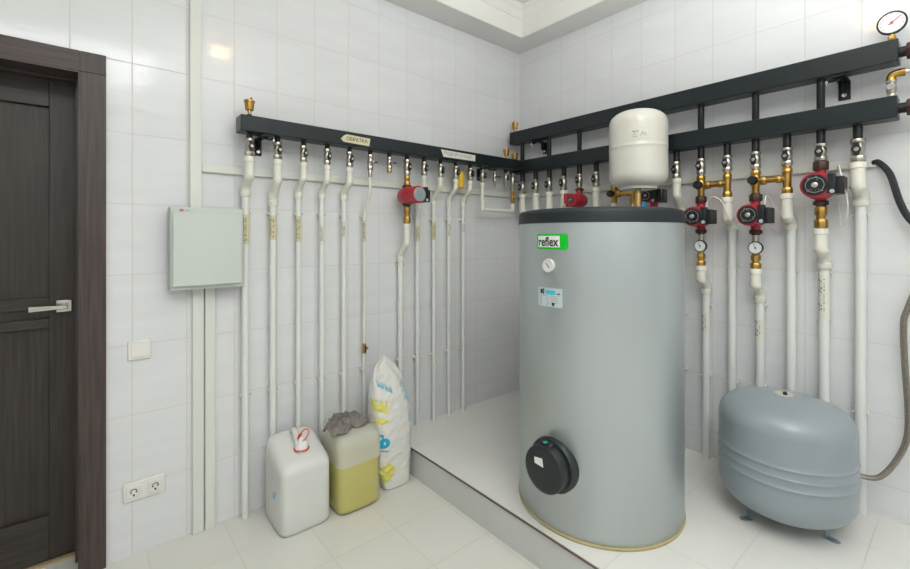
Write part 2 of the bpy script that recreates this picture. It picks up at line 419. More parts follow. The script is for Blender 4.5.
def pipe(T, s, zt, zb, r, root, op=OP):
    return MB(T).lathe((s, op, 0), 2, [(zt, r), (zb, r)], 18).build('pipe', 'ppr_pipe', root)
def clip(T, s, z, r, root, op=OP):
    w = MB(T)
    w.box(s-r-.004, s+r+.004, .0, op-r*.6, z-.007, z+.007)
    for sg in (-1, 1):
        w.sweep([(s+sg*(r*.5), op-r*1.05, z), (s+sg*(r+.003), op-r*.4, z), (s+sg*(r+.0035), op+r*.25, z), (s+sg*(r+.008), op+r*.75, z)], [.003, .0035, .0035, .0028], 8)
    return w.build('pipe_clip', 'ppr', root)
rng = random.Random(4)
def tape(T, s, z1, z0, r, root, m='tape_yellow', op=OP, ink=True, dirn=-1):
    """sticky tape wrapped round the pipe, with pen writing running up it"""
    w = MB(T); w.lathe((s, op, 0), 2, [(z1, r+.0005), (z1, r+.001), (z0, r+.001), (z0, r+.0005)], 20)
    t = w.build('tape_label', m, root)
    if not ink: return t
    w = MB(T); z = z1-.018; L_ = (z1-z0)*.72; zz = z
    def pt(a, z): a = max(-1.2, min(1.2, a)); return (s+math.sin(a)*(r+.0015)*1, op+math.cos(a)*(r+.0015), z)
    a0 = .55*dirn
    while zz > z-L_:
        h = rng.uniform(.006, .009)*(1.7 if r > .018 else 1); k = rng.choice((0, 1, 2)); W = .55
        if k == 0: seq = [(-W, 0), (W, 0)], [(-W, h*.8), (W, h*.8)], [(0, 0), (0, h*.8)]
        elif k == 1: seq = [(-W, 0), (W, h*.3), (-W, h*.8)],
        else: seq = [(-W, 0), (W, 0), (W, h*.7), (-W*.2, h*.7)],
        for st_ in seq:
            w.sweep([pt(a0+a, zz-b) for a, b in st_], .0008+.05*r, 5)
        zz -= h+rng.uniform(.002, .005)*(1.6 if r > .018 else 1)
    w.build('handwriting', 'dark_ink', t)
    return t
def air_vent(T, s, z, m_root, o=O, sc=1):
    w = MB(T); w.lathe((s, o, z), 2, [(-.002, .007*sc), (.012*sc, .007*sc), (.013*sc, .010*sc), (.02*sc, .010*sc), (.022*sc, .018*sc), (.04*sc, .0205*sc), (.058*sc, .0215*sc), (.059*sc, .0245*sc), (.066*sc, .0245*sc), (.069*sc, .019*sc)], 20)
    v = w.build('air_vent', 'brass', m_root)
    MB(T).lathe((s+.006, o+.006, z), 2, [(.066*sc, .005), (.079*sc, .005), (.082*sc, .003)], 10).build('vent_cap', 'ring_red', v)
    return v
def bracket(T, s, z, root, osp=.15, w_=.036):
    """wall plate with an arm under the manifold and a bolt"""
    w = MB(T); w.box(s-w_/2, s+w_/2, 0, .006, z-.085, z-.001); w.box(s-w_/2, s+w_/2, .006, osp-.01, z-.008, z-.0015)
    w.box(s-.002, s+.002, .006, .05, z-.06, z-.008)
    b = w.build('bracket', 'black_steel', root, .001)
    MB(T).hexnut((s, 0, z-.065), 1, .0055, .013, .010).build('bolt', 'chrome', b)
    MB(T).lathe((s+.045, osp-.05, 0), 2, [(z-.034, .0045), (z-.024, .0045), (z-.0235, .009), (z-.012, .009), (z-.0115, .0045), (z-.002, .0045)], 6).build('bolt', 'chrome', b)
    MB(T).sweep([(s+.0, osp-.05, z-.012), (s+.03, osp-.05, z-.016), (s+.07, osp-.05, z-.006)], .0055, 8).build('clamp_rod', 'black_steel', b)
    return b

# ------------------------------------------------------------------ manifolds
Z1, Z0 = 1.925, 1.836
mL = thing('distribution_manifold', 'black square steel manifold with two paper tags on left wall', 'manifold', (-1.1, -.105, Z0))
Z0L = 1.850
MB(TL).box(-2.07, -.152, .06, .15, Z0L, Z1).build('manifold_tube', 'manifold_paint', mL, .004)
for s in (-2.021, -1.891, -1.762, -1.635, -1.507, -1.38, -1.254, -1.131, -1.004, -.874, -.746, -.619, -.502, -.383, -.268, -.195):
    stub(TL, s, Z0L+.002, 1.824, mL, .014 if s in (-2.021, -1.131) else .012)
air_vent(TL, -2.021, Z1+.012, mL); MB(TL).hexnut((-2.021, O, Z1), 2, -.001, .014, .012).build('vent_nipple', 'black_steel', mL)
air_vent(TL, -.262, Z1+.004, mL)
bracket(TL, -1.955, Z0L, mL); bracket(TL, -.44, Z0L, mL)
def tag_paper(root, pts, m, text, size, cx_, cz, tilt=0, ink='grey_ink', sx=1):
    w = MB(TL); w.rings([[(s, .1502, z) for s, z in pts], [(s, .1512, z) for s, z in pts]]); p = w.build('paper_tag', m, root, flat=True)
    bm = text_bm(text, size, .0003, sx)
    for v in bm.verts:
        x, y = v.co.x, v.co.y; v.co = Vector((cx_+x, -.1518, cz+y+x*tilt))
    finish_flat(bm, 'handwriting', ink, p)
tag_paper(mL, [(-1.580, 1.880), (-1.562, 1.866), (-1.41, 1.862), (-1.405, 1.904), (-1.545, 1.908), (-1.562, 1.900)], 'tape_yellow', 'ОБРАТКА', .027, -1.485, 1.885, 0, 'dark_ink', 1.0)
tag_paper(mL, [(-.885, 1.866), (-.614, 1.866), (-.612, 1.906), (-.905, 1.910)], 'tape_white', 'ПОДПИТОЧНАЯ', .027, -.765, 1.888, 0, 'grey_ink', 1.1)

mR = thing('distribution_manifold', 'lower black square steel manifold with valves hanging below on right wall', 'manifold', (-.105, -1.1, Z0))
MB(TR).box(-2.115, -.032, .06, .15, Z0, Z1).build('manifold_tube', 'manifold_paint', mR, .004)
RS = [-.123, -.25, -.371, -.495, -.62, -.745, -.87, -.995, -1.12, -1.245, -1.372, -1.497, -1.621, -1.747, -1.87, -1.993]
for s in RS: stub(TR, s, Z0+.002, 1.776, mR, .0165)
air_vent(TR, -.048, Z1+.004, mR)
MB(TR).lathe((0, O, 1.878), 0, [(YB+.002, .021), (-2.115, .021)], 20).build('end_pipe', 'black_steel', mR)
MB(TR).hexnut((0, O, 1.878), 0, -2.172, -2.138, .034, 8).build('union_nut', 'iron_brown', mR)
# angle valve with brass elbow on its right end
w = MB(TR); c = (-2.094, O, 0); w.hexnut(c, 2, Z1-.001, Z1+.016, .014, 8); w.lathe(c, 2, [(Z1+.016, .012), (Z1+.03, .016), (Z1+.05, .016), (Z1+.062, .012)], 16); w.hexnut(c, 2, Z1+.060, Z1+.078, .016, 8)
w.lathe((-2.094, 0, Z1+.04), 1, [(O+.01, .009), (O+.026, .009)], 12)
av = w.build('angle_valve', 'nickel', mR)
MB(TR).lathe((-2.094, 0, Z1+.04), 1, [(O+.027, .012), (O+.034, .012)], 14).build('handle', 'chrome', av)
w = MB(TR); w.sweep([(-2.094, O, Z1+.070), (-2.094, O, Z1+.084), (-2.099, O, Z1+.093), (-2.110, O, Z1+.097), (-2.135, O, Z1+.097)], [.017, .015, .016, .015, .017], 16)
w.build('brass_elbow', 'brass', mR)
MB(TR).lathe((0, O, Z1+.097), 0, [(YB+.002, .010), (-2.135, .010)], 14).build('outlet_pipe', 'chrome', mR)

U1, U0 = 2.15, 2.06
mU = thing('distribution_manifold', 'upper black square steel manifold with pressure gauge on right end', 'manifold', (-.105, -1.1, U0))
MB(TR).box(-2.118, -.032, .06, .15, U0, U1).build('manifold_tube', 'manifold_paint', mU, .004)
for i in (0, 2, 4, 6, 8, 10, 12, 14):
    stub(TR, RS[i], U0+.002, Z1-.002, mU, .0155, name='connecting_pipe')
air_vent(TR, -.048, U1+.012, mU); MB(TR).hexnut((-.048, O, U1), 2, -.001, .014, .010).build('vent_nipple', 'brass', mU)
bracket(TR, -1.935, U0, mU, w_=.042); bracket(TR, -.255, U0, mU)
MB(TR).lathe((0, O, 2.103), 0, [(YB+.002, .021), (-2.118, .021)], 20).build('end_pipe', 'black_steel', mU)
MB(TR).hexnut((0, O, 2.103), 0, -2.172, -2.138, .034, 8).build('union_nut', 'iron_brown', mU)

def gauge(T, s, o, z, r, label, stem, needle=.6, red=False, group=None):
    t = thing('pressure_gauge', label, 'gauge', tuple(T(s, o, z)), group)
    MB(T).lathe((s, 0, z), 1, [(o-.016, r*.8), (o-.013, r), (o, r*1.0), (o+.002, r*.96), (o+.002, r*.88), (o-.001, r*.86)], 32).build('case', 'black_steel' if r > .03 else 'chrome', t)
    MB(T).lathe((s, 0, z), 1, [(o-.001, r*.87), (o, r*.87)], 32).build('dial', 'dial_white', t)
    w = MB(T)
    w.sweep([(s-math.sin(needle)*r*.25, o+.002, z-math.cos(needle)*r*.25), (s+math.sin(needle)*r*.7, o+.002, z+math.cos(needle)*r*.7)], [r*.045, r*.03], 6)
    w.lathe((s, 0, z), 1, [(o, r*.12), (o+.003, r*.12)], 10)
    w.build('needle', 'red_ink' if red else 'dark_ink', t)
    w = MB(T)
    for k in range(11):
        a = -2.3+4.6*k/10; w.sweep([(s+math.sin(a)*r*f_, o+.0006, z+math.cos(a)*r*f_) for f_ in (.66, .8)], r*.018, 4)
    w.build('scale_marks', 'dark_ink', t)
    if stem == 'down':
        w = MB(T); w.lathe((s, o-.008, 0), 2, [(z-r+.002, .008), (z-r-.012, .008)], 12); w.hexnut((s, o-.008, 0), 2, z-r-.024, z-r-.006, .013, 6); w.build('stem', 'brass', t)
    else:
        w = MB(T); w.lathe((s, 0, z), 1, [(stem, .006), (o-.016, .006)], 12); w.build('stem', 'brass', t)
    return t
gauge(TR, -2.096, .113, 2.229, .046, 'round pressure gauge standing on upper manifold at top right corner', 'down', -.9, True)

# ------------------------------------------------------------------ circulation pumps
def pump(T, s, z, zt, zb, label, d=1, face='dial_black', r=.05, of=.215, zn=None, box='black_plastic', sq=False, wd=.034, un=0, fr=1):
    """in-line pump: volute on the pipe line, motor pointing out of the wall, box at its side"""
    t = thing('circulation_pump', label, 'pump', tuple(T(s, O, z)))
    w = MB(T)
    w.lathe((s, 0, z), 1, [(O-.045, r*.55), (O-.038, r*.86), (O-.02, r*1.0), (O+.02, r*1.04), (O+.038, r*1.0), (O+.045, r*.94), (of-.014, r*.97), (of-.004, r*.95), (of, r*.9)], 36)
    w.lathe((s, O, 0), 2, [(zt, .021), (zt-.006, .021), (z+r*.8, .019), (z+r*.2, .03), (z-r*.2, .03), (z-r*.8, .019), (zb+.006, .021), (zb, .021)], 20)
    w.box(s-r*.5, s+r*.5, O+.02, of-.03, z-r*.88, z+r*.88) if sq else None
    w.build('pump_body', 'pump_red', t)
    p = MB(T).lathe((s, 0, z), 1, [(of-.001, r*.80*fr), (of+.004, r*.80*fr), (of+.006, r*.76*fr)], 36).build('faceplate', face, t)
    w = MB(T)
    if face == 'dial_black':
        w.torus((s, of+.0062, z), 1, r*.56*fr, .0012, 28, 5)
        for k in range(10):
            a = rng.uniform(2.0, 4.3) if k < 6 else rng.uniform(-.6, .6); b = a+rng.uniform(.1, .25); rr = r*fr*rng.choice((.40, .47, .64))
            w.sweep([(s+math.sin(x)*rr, of+.0062, z+math.cos(x)*rr) for x in (a, (a+b)/2, b)], .0013, 4)
        w.lathe((s, 0, z), 1, [(of+.005, r*.2*fr), (of+.010, r*.2*fr), (of+.012, r*.12*fr)], 18)
        w.build('vent_screw', 'dial_silver', p)
    else:
        w.torus((s, of+.0062, z), 1, r*.3, .0014, 24, 5); w.lathe((s, 0, z), 1, [(of+.005, r*.08), (of+.008, r*.08)], 12)
        w.build('vent_screw', 'teal', p)
    # terminal box at the far side
    w = MB(T); e0, e1 = s+d*r*.86, s+d*(r*.86+wd)
    w.box(min(e0, e1), max(e0, e1), O+.005, of-.02, z-.040, z+.034)
    b = w.build('terminal_box', box, t, .004)
    w = MB(T); f0, f1 = s+d*r*.72, s+d*(r*.86+.018)
    w.box(min(f0, f1), max(f0, f1), of-.03, of+.004, z-.038, z+.046); w.build('box_cover', box, b, .004)
    MB(T).lathe((s+d*(r*.86+.008), 0, z-.030), 1, [(of+.004, .0085), (of+.0065, .0085)], 16).build('round_tag', 'tag_blue', b)
    # union nuts
    for za, zb_ in ((zt+(.014 if of > .21 else .006)+un, zt-.006), (zb+.006, zb-.014)):
        w = MB(T); w.hexnut((s, O, 0), 2, zb_, za, .0285, 8); w.lathe((s, O, 0), 2, [(za+.006, .019), (zb_-.006, .019)], 18)
        w.build('union_nut', 'iron_brown', t)
    return t
def brass_union(T, s, zt, zb, root, r=.017, m='brass'):
    w = MB(T); H = zt-zb; c = (s, O, 0)
    w.lathe(c, 2, [(zt, r*.85), (zb, r*.85)], 18)
    w.hexnut(c, 2, zt-.42*H, zt-.06*H, r*1.12, 8); w.hexnut(c, 2, zb+.04*H, zb+.40*H, r*1.25, 8)
    return w.build('brass_union', m, root)

# ------------------------------------------------------------------ left wall pipe runs
def run(T, s, label, group=None, zb=0):
    return thing('heating_pipe', label, 'pipe', tuple(T(s, OP, zb)), group)
def std_left(s, label, zv, ze, r, rf, taped, fb=0, vr=.017, clips=True):
    t = run(TL, s, label, None, fb)
    valve(TL, s, 1.825, zv, t, vr)
    za, zb_, zend = ze
    elbows(TL, s, zv+.002, za, zb_, zend, rf, t)
    pipe(TL, s, zend+.002, fb, r, t)
    if clips: clip(TL, s, .595, r, t)
    clip(TL, s, 1.478, r, t)
    if taped: tape(TL, s, taped[0], taped[1], r, t, taped[2])
    return t
std_left(-2.021, 'thick white pipe nearest the grey cabinet, with a yellow handwritten tape', 1.738, (1.655, 1.60, 1.555), .0170, .0235, (1.468, 1.325, 'tape_yellow'), vr=.0205)
std_left(-1.891, 'thick white pipe second from the grey cabinet, running down behind the milky canister', 1.738, (1.645, 1.56, 1.515), .0165, .0225, (1.468, 1.345, 'tape_yellow'), vr=.019)
std_left(-1.762, 'thinner white pipe running down behind the red capped canister cap', 1.738, (1.665, 1.60, 1.563), .0132, .0185, (1.468, 1.335, 'tape_yellow'))
std_left(-1.635, 'white pipe running down to the gap between the two canisters', 1.738, (1.665, 1.60, 1.563), .0132, .0185, (1.44, 1.32, 'tape_white'))
std_left(-1.507, 'white pipe running down behind the canister with the cloth on top', 1.738, (1.665, 1.60, 1.563), .0132, .0185, (1.46, 1.34, 'tape_white'))
# sixth: thin pipe with a small brass valve half way
s = -1.38; t = run(TL, s, 'thinnest white pipe, with a small brass valve low above the cloth')
valve(TL, s, 1.825, 1.735, t, .0155, 'T')
MB(TL).hexnut((s, O, 0), 2, 1.697, 1.737, .012, 8).build('hose_nut', 'nickel', t)
P = [(s, O, 1.70), (s, O, 1.64)] + [(s, O+(OP-O)*(u*u*(3-2*u)), 1.64-.16*u) for u in (.15, .3, .45, .6, .75, .9)] + [(s, OP, 1.47), (s, OP, .742)]
MB(TL).sweep(P, .0085, 14).build('pipe', 'ppr', t)
MB(TL).lathe((s, OP, 0), 2, [(.69, .0085), (0, .0085)], 14).build('pipe', 'ppr_pipe', t)
w = MB(TL); w.hexnut((s, OP, 0), 2, .725, .745, .012, 8); w.hexnut((s, OP, 0), 2, .687, .705, .012, 8); w.lathe((s, OP, 0), 2, [(.73, .009), (.72, .0115), (.71, .0115), (.70, .009)], 14)
w.lathe((0, OP, .713), 0, [(s, .008), (s+.022, .008)], 12)
b = w.build('drain_valve', 'brass', t); MB(TL).box(s-.004, s+.004, OP+.012, OP+.02, .695, .735).build('handle', 'iron_brown', b, .001)
clip(TL, s, 1.478, .0085, t); clip(TL, s, .595, .0085, t); tape(TL, s, 1.455, 1.33, .0085, t, 'tape_yellow')
# seventh: capped valve without a pipe
s = -1.254; t = thing('ball_valve_assembly', 'short nickel valve without a pipe, left of the wall pump with grey dial', 'valve', (s, -O, 1.74)); valve(TL, s, 1.825, 1.752, t, .0145, 'T')
MB(TL).hexnut((s, O, 0), 2, 1.735, 1.755, .014, 8).build('end_cap', 'brass', t)
# eighth: with the pump on it
s = -1.131; t = run(TL, s, 'thick white pipe under the pump with the grey dial, beside the white bag')
valve(TL, s, 1.825, 1.727, t, .019)
brass_union(TL, s, 1.728, 1.668, t, .0165); brass_union(TL, s, 1.546, 1.437, t, .018)
elbows(TL, s, 1.439, 1.325, 1.25, 1.205, .0215, t); pipe(TL, s, 1.207, PZ, .0165, t)
clip(TL, s, 1.19, .0165, t); clip(TL, s, .605, .0165, t)
pump(TL, s, 1.607, 1.652, 1.562, 'red circulation pump with grey dial on the left wall pipes', 1, 'dial_grey', .052, .235, box='black_plastic', wd=.05, un=.004)
# nine to twelve
std_left(-1.004, 'white pipe passing just behind the side of the pump with the grey dial', 1.738, (1.665, 1.58, 1.54), .0132, .0175, (1.43, 1.33, 'tape_yellow'), PZ)
std_left(-.874, 'white pipe hanging from valve left of the yellow plastic cylinder', 1.738, (1.69, 1.60, 1.565), .0132, .0175, (1.455, 1.34, 'tape_yellow'), PZ) if False else None
std_left(-.874, 'white pipe midway between the pump with grey dial and the yellow cylinder', 1.738, (1.69, 1.60, 1.565), .0125, .0170, (1.455, 1.34, 'tape_yellow'), PZ)
std_left(-.746, 'white pipe whose valve hangs just left of the small yellow cylinder', 1.738, (1.69, 1.60, 1.565), .0125, .0170, (1.46, 1.36, 'tape_white'), PZ)
std_left(-.619, 'white pipe whose valve hangs just right of the small yellow cylinder', 1.738, (1.69, 1.60, 1.565), .0125, .0170, (1.46, 1.40, 'tape_white'), PZ)
# yellow cylinder between them
s = -.683; t = thing('filter_housing', 'small yellow plastic cylinder between two valves on the left wall', 'filter', (s, -.075, 1.69))
MB(TL).lathe((s, .075, 0), 2, [(1.690, .026), (1.694, .030), (1.745, .031), (1.79, .030), (1.797, .026)], 24).build('housing', 'yellow_plastic', t)
MB(TL).lathe((s, 0, 1.745), 1, [(.021, .012), (.048, .012)], 14).build('wall_mount', 'brass', t)
# U shaped bypass, columns 13 and 16
t = thing('bypass_pipe', 'white U shaped pipe joining two valves close to the room corner', 'pipe', (-.36, -O, 1.54))
valve(TL, -.502, 1.825, 1.734, t, .016); s2 = -.195
def arc(p, a, b, k=4): return []
P = [(-.502, O, 1.736), (-.502, O, 1.712), (-.502, O, 1.71), (-.502, O, 1.58), (-.502, O, 1.565), (-.498, O, 1.553), (-.486, O, 1.549), (-.46, O, 1.548), (-.24, O, 1.548), (-.212, O, 1.549), (-.199, O, 1.554), (s2, O, 1.566), (s2, O, 1.582), (s2, O, 1.604)]
R_ = [.0155, .0155, .012, .012, .0155, .0155, .0155, .012, .012, .0155, .0155, .0155, .0155, .0155]
MB(TL).sweep(P, R_, 16).build('bent_pipe', 'ppr', t)
valve(TL, s2, 1.825, 1.70, t, .016, 'T'); brass_union(TL, s2, 1.702, 1.603, t, .014)
for s, l in ((-.383, 'short nickel valve without a pipe, hanging inside the white U pipe'), (-.268, 'short nickel valve without a pipe nearest the room corner')):
    t = thing('ball_valve_assembly', l, 'valve', (s, -O, 1.74)); valve(TL, s, 1.825, 1.745, t, .014, 'T' if s < -.3 else 'lever')
    MB(TL).lathe((s, O, 0), 2, [(1.747, .012), (1.73, .011), (1.715, .006), (1.70, .005)], 12).build('hose_tail', 'nickel', t)

# ------------------------------------------------------------------ right wall pipe runs
labs = ['white elbow pipe nearest the room corner under the lower right manifold',
        'second white elbow pipe out from the room corner on the right wall',
        'third white elbow pipe out from the room corner on the right wall',
        'white elbow pipe just left of the red pump half hidden behind the big silver tank',
        None, 'white elbow pipe between the half hidden red pump and the cream vessel']
for i, l in enumerate(labs):
    if not l: continue
    s = RS[i]; t = run(TR, s, l, None, PZ)
    valve(TR, s, 1.776, 1.675, t, .0205); elbows(TR, s, 1.677, 1.565, 1.49, 1.45, .027, t)
    pipe(TR, s, 1.452, PZ, .0175, t); clip(TR, s, .60, .0175, t)
s = RS[4]; t = run(TR, s, 'white pipe below the red pump half hidden behind the big silver tank', None, PZ)
valve(TR, s, 1.776, 1.69, t, .0185); elbows(TR, s, 1.53, 1.47, 1.40, 1.36, .0235, t); pipe(TR, s, 1.362, PZ, .0175, t)
pump(TR, s, 1.60, 1.672, 1.545, 'red pump half hidden behind the lid of the big silver tank', 1, 'dial_black', .045, .20, wd=.022, sq=True, fr=.6, box='pump_red')

def mix_pair(sa, sb, la, zp, gl=None, knob=True):
    """thermostatic mixing valve on sa with a brass bridge to a tee on sb"""
    t = thing('mixing_valve', la, 'valve', tuple(TR((sa+sb)/2, O, zp)))
    w = MB(TR); c = (sa, O, 0)
    w.lathe(c, 2, [(zp+.055, .017), (zp+.03, .017), (zp+.018, .022), (zp-.018, .022), (zp-.03, .017), (zp-.066, .017)], 20); w.hexnut(c, 2, zp+.028, zp+.050, .022, 8)
    w.lathe((0, O, zp), 0, [(sa, .016), (sa-.036, .016)], 16); w.hexnut((0, O, zp), 0, sa-.044, sa-.022, .021, 8)
    w.lathe((0, O, zp), 0, [(sa-.04, .0140), (sb+.03, .0140)], 16); w.hexnut((0, O, zp), 0, sb+.024, sb+.042, .018, 8)
    w.lathe((sa, 0, zp), 1, [(O+.01, .016), (O+.034, .016)], 18)
    w.build('valve_body', 'brass', t)
    w = MB(TR); c = (sb, O, 0); w.lathe(c, 2, [(1.692, .016), (zp+.02, .017), (zp-.02, .017), (1.562, .017)], 20); w.hexnut(c, 2, zp+.022, zp+.044, .021, 8); w.hexnut(c, 2, 1.562, 1.590, .0225, 8)
    w.lathe((0, O, zp), 0, [(sb, .016), (sb+.03, .016)], 16)
    w.build('brass_tee', 'brass', t)
    w = MB(TR); w.lathe((sa, 0, zp), 1, [(O+.034, .019), (O+.036, .022), (O+.056, .0205), (O+.060, .017)], 14); w.build('control_knob', 'black_plastic', t)
    return t
def pump_col(s, label, zv, zpt, zpc, zpb, zbr, zel, d=-1, plabel=None, gl=None, tz=None, clips=(), r=.0185, upper_mix=True):
    t = run(TR, s, label, None, PZ)
    valve(TR, s, 1.776, zv, t, .0205)
    brass_union(TR, s, 1.275, zbr, t, .0195)
    w = MB(TR); w.lathe((s, O, 0), 2, [(zpb-.018, .015), (1.30, .015), (1.298, .018), (1.278, .018), (1.274, .015)], 16); w.build('pipe_nipple', 'nickel', t)
    za, zb_, ze = zel
    elbows(TR, s, zbr+.002, za, zb_, ze, .0255, t); pipe(TR, s, ze+.002, PZ, r, t)
    for z in clips: clip(TR, s, z, r, t)
    if tz: tape(TR, s, tz[0], tz[1], r, t, 'tape_white', dirn=.6)
    pump(TR, s, zpc, zpt, zpb, plabel, d, 'dial_black', .053, .215, un=.014)
    if gl:
        zg = zpb-.078; gauge(TR, s-.010, .146, zg-.003, .031, gl, O+.01, .35)
    return t
pump_col(RS[10], 'white pipe under the pump nearest the silver tank, with small gauge above', 1.69, 1.545, 1.466, 1.393, 1.205, (1.14, 1.09, 1.05), plabel='red pump nearest the silver tank, right of its lid', gl='small round gauge below the pump nearest the silver tank', tz=(.955, .84), clips=(.99, .61))
mix_pair(RS[10], RS[11], 'brass mixing valve with black knob and bridge above the pump nearest the tank', 1.633)
pump_col(RS[12], 'white pipe under the middle pump, ending behind the grey vessel', 1.688, 1.54, 1.464, 1.388, 1.203, (1.13, 1.08, 1.035), plabel='middle red pump of the three in a row right of the tank', gl='small round gauge below the middle pump', tz=(.96, .845), clips=(1.018, .61))
mix_pair(RS[12], RS[13], 'brass mixing valve with black knob and bridge above the middle pump', 1.633)
s = RS[14]; t = run(TR, s, 'white pipe under the highest and largest pump, ending behind grey vessel', None, PZ)
valve(TR, s, 1.776, 1.694, t, .0215); brass_union(TR, s, 1.50, 1.395, t, .0205)
elbows(TR, s, 1.397, 1.31, 1.26, 1.215, .0275, t); pipe(TR, s, 1.217, PZ, .0195, t); clip(TR, s, 1.195, .0195, t); clip(TR, s, .98, .0195, t)
tape(TR, s, 1.185, .985, .0195, t, 'tape_white', dirn=.6)
pump(TR, s, 1.583, 1.662, 1.515, 'highest and largest red pump, on the far right', -1, 'dial_black', .057, .215, wd=.042, un=.020)
for i, l in ((11, 'white pipe right of the pump nearest the tank, below a brass tee'), (13, 'white pipe right of the middle pump, below a brass tee')):
    s = RS[i]; t = run(TR, s, l, None, PZ)
    valve(TR, s, 1.776, 1.69, t, .0205)
    elbows(TR, s, 1.562, 1.46, 1.43, 1.395, .0265, t); pipe(TR, s, 1.397, PZ, .0190, t); clip(TR, s, 1.20, .019, t); clip(TR, s, .608, .019, t)
s = RS[15]; t = run(TR, s, 'thick white pipe furthest right, behind the end of the grey vessel', None, PZ)
valve(TR, s, 1.776, 1.674, t, .0225); elbows(TR, s, 1.676, 1.58, 1.54, 1.495, .029, t); pipe(TR, s, 1.497, PZ, .0195, t); clip(TR, s, 1.455, .0195, t); clip(TR, s, .597, .0195, t)
s = RS[9]; t = run(TR, s, 'white pipe running down close behind right edge of the silver tank', None, PZ)
valve(TR, s, 1.776, 1.68, t, .0195); elbows(TR, s, 1.682, 1.60, 1.53, 1.49, .0255, t); pipe(TR, s, 1.492, PZ, .0175, t); clip(TR, s, .62, .0175, t); clip(TR, s, .93, .0175, t)
# columns behind the cream vessel
mix_pair(RS[6], RS[7], 'brass mixing valve with black knob below the cream vessel', 1.625)
s = RS[6]; t = run(TR, s, 'white pipe below brass mixing valve under the cream vessel', None, PZ); valve(TR, s, 1.776, 1.685, t, .0195)
elbows(TR, s, 1.567, 1.50, 1.44, 1.40, .0235, t); pipe(TR, s, 1.402, PZ, .0175, t)
s = RS[7]; t = run(TR, s, 'brass and white pipe under the middle of the cream vessel', None, PZ); valve(TR, s, 1.776, 1.69, t, .0195)
MB(TR).lathe((s, O, 0), 2, [(1.562, .0205), (1.50, .0205)], 20).build('brass_sleeve', 'brass_pale', t); elbows(TR, s, 1.50, 1.46, 1.42, 1.39, .0235, t); pipe(TR, s, 1.392, PZ, .0175, t)
s = RS[8]; t = run(TR, s, 'pipe with blue fitting below the cream vessel', None, PZ); valve(TR, s, 1.776, 1.67, t, .0195)
lab(MB(TR).lathe((s+.008, .232, 0), 2, [(1.556, .018), (1.552, .0205), (1.51, .0205), (1.505, .014)], 16).build('blue_cap', 'blue_plastic', t), 'blue plastic cap')
elbows(TR, s, 1.48, 1.43, 1.38, 1.34, .0235, t); pipe(TR, s, 1.342, PZ, .0175, t)
MB(TR).sweep([(s+.008, .232, 1.51), (s+.006, .16, 1.492), (s, O, 1.485)], .008, 10).build('branch', 'brass', t)
pump(TR, s, 1.592, 1.655, 1.525, 'red pump with black box directly below the cream vessel', -1, 'dial_black', .040, .205, wd=.045)

# pump power cables
def cable(T, pts, r, label, m='cable_white', name='power_cable'):
    P = [Vector(p) for p in pts]; Q = []
    for i in range(len(P)-1):
        a = P[max(i-1, 0)]; b = P[i]; c = P[i+1]; d_ = P[min(i+2, len(P)-1)]
        for k in range(6):
            u = k/6; Q.append(.5*((2*b)+(c-a)*u+(2*a-5*b+4*c-d_)*u*u+(3*b-a-3*c+d_)*u**3))
    Q.append(P[-1])
    o = MB(T).sweep(Q, r, 8).build(name, m); return tag(o, label, 'cable')
cable(TR, [(-1.422, .16, 1.508), (-1.42, .15, 1.54), (-1.45, .16, 1.565), (-1.485, .15, 1.54), (-1.508, .145, 1.48), (-1.512, .12, 1.43), (-1.46, .06, 1.40)], .003, 'thin white cable looping over from the pump nearest the tank')
cable(TR, [(-1.672, .16, 1.506), (-1.675, .14, 1.555), (-1.69, .10, 1.52), (-1.725, .06, 1.43), (-1.70, .03, 1.385), (-1.66, .01, 1.40)], .003, 'thin white cable hanging beside the middle pump')
cable(TR, [(-1.918, .05, 1.655), (-1.93, .10, 1.672), (-1.945, .15, 1.63), (-1.965, .15, 1.52), (-1.962, .14, 1.44), (-1.94, .10, 1.41), (-1.925, .04, 1.45), (-1.915, .03, 1.55), (-1.918, .03, 1.64)], .0032, 'thin white cable looping down right of the highest pump')
cable(TR, [(-2.03, .012, 1.68), (-2.05, .02, 1.676), (-2.085, .04, 1.62), (-2.115, .05, 1.50), (-2.15, .05, 1.42), (-2.21, .04, 1.36), (-2.35, .022, 1.335), (-3.0, .016, 1.33), (YB+.003, .016, 1.33)], .0125, 'thick black corrugated cable leaving the trunking at far right', 'cable_black', 'corrugated_conduit')

# ------------------------------------------------------------------ big silver storage tank
TC = (-.803, -1.19); TRd = .3565
t = thing('storage_tank', 'big silver upright cylindrical tank with dark lid and green logo', 'tank', (TC[0], TC[1], PZ))
MB().lathe((*TC, 0), 2, [(PZ, TRd+.002), (PZ+.009, TRd+.005), (PZ+.012, TRd+.001), (PZ+.012, .3)], 96).build('base_rim', 'base_tan', t)
MB().lathe((*TC, 0), 2, [(PZ+.012, .34), (PZ+.012, TRd-.004), (PZ+.018, TRd), (1.42, TRd), (1.42, .3)], 96).build('jacket', 'tank_silver', t)
MB().lathe((*TC, 0), 2, [(1.4195, .30), (1.4175, TRd+.002), (1.419, TRd+.004), (1.459, TRd+.003), (1.468, TRd), (1.474, TRd-.008), (1.479, TRd-.03), (1.486, .2), (1.490, .05)], 96).build('lid', 'lid_grey', t)
def onT(u, z, dr):      # u = metres along the jacket from the side that faces the door; +u goes towards the viewer's right
    a = PI + u/TRd
    return Vector((TC[0]+(TRd+dr)*math.cos(a), TC[1]+(TRd+dr)*math.sin(a), z))
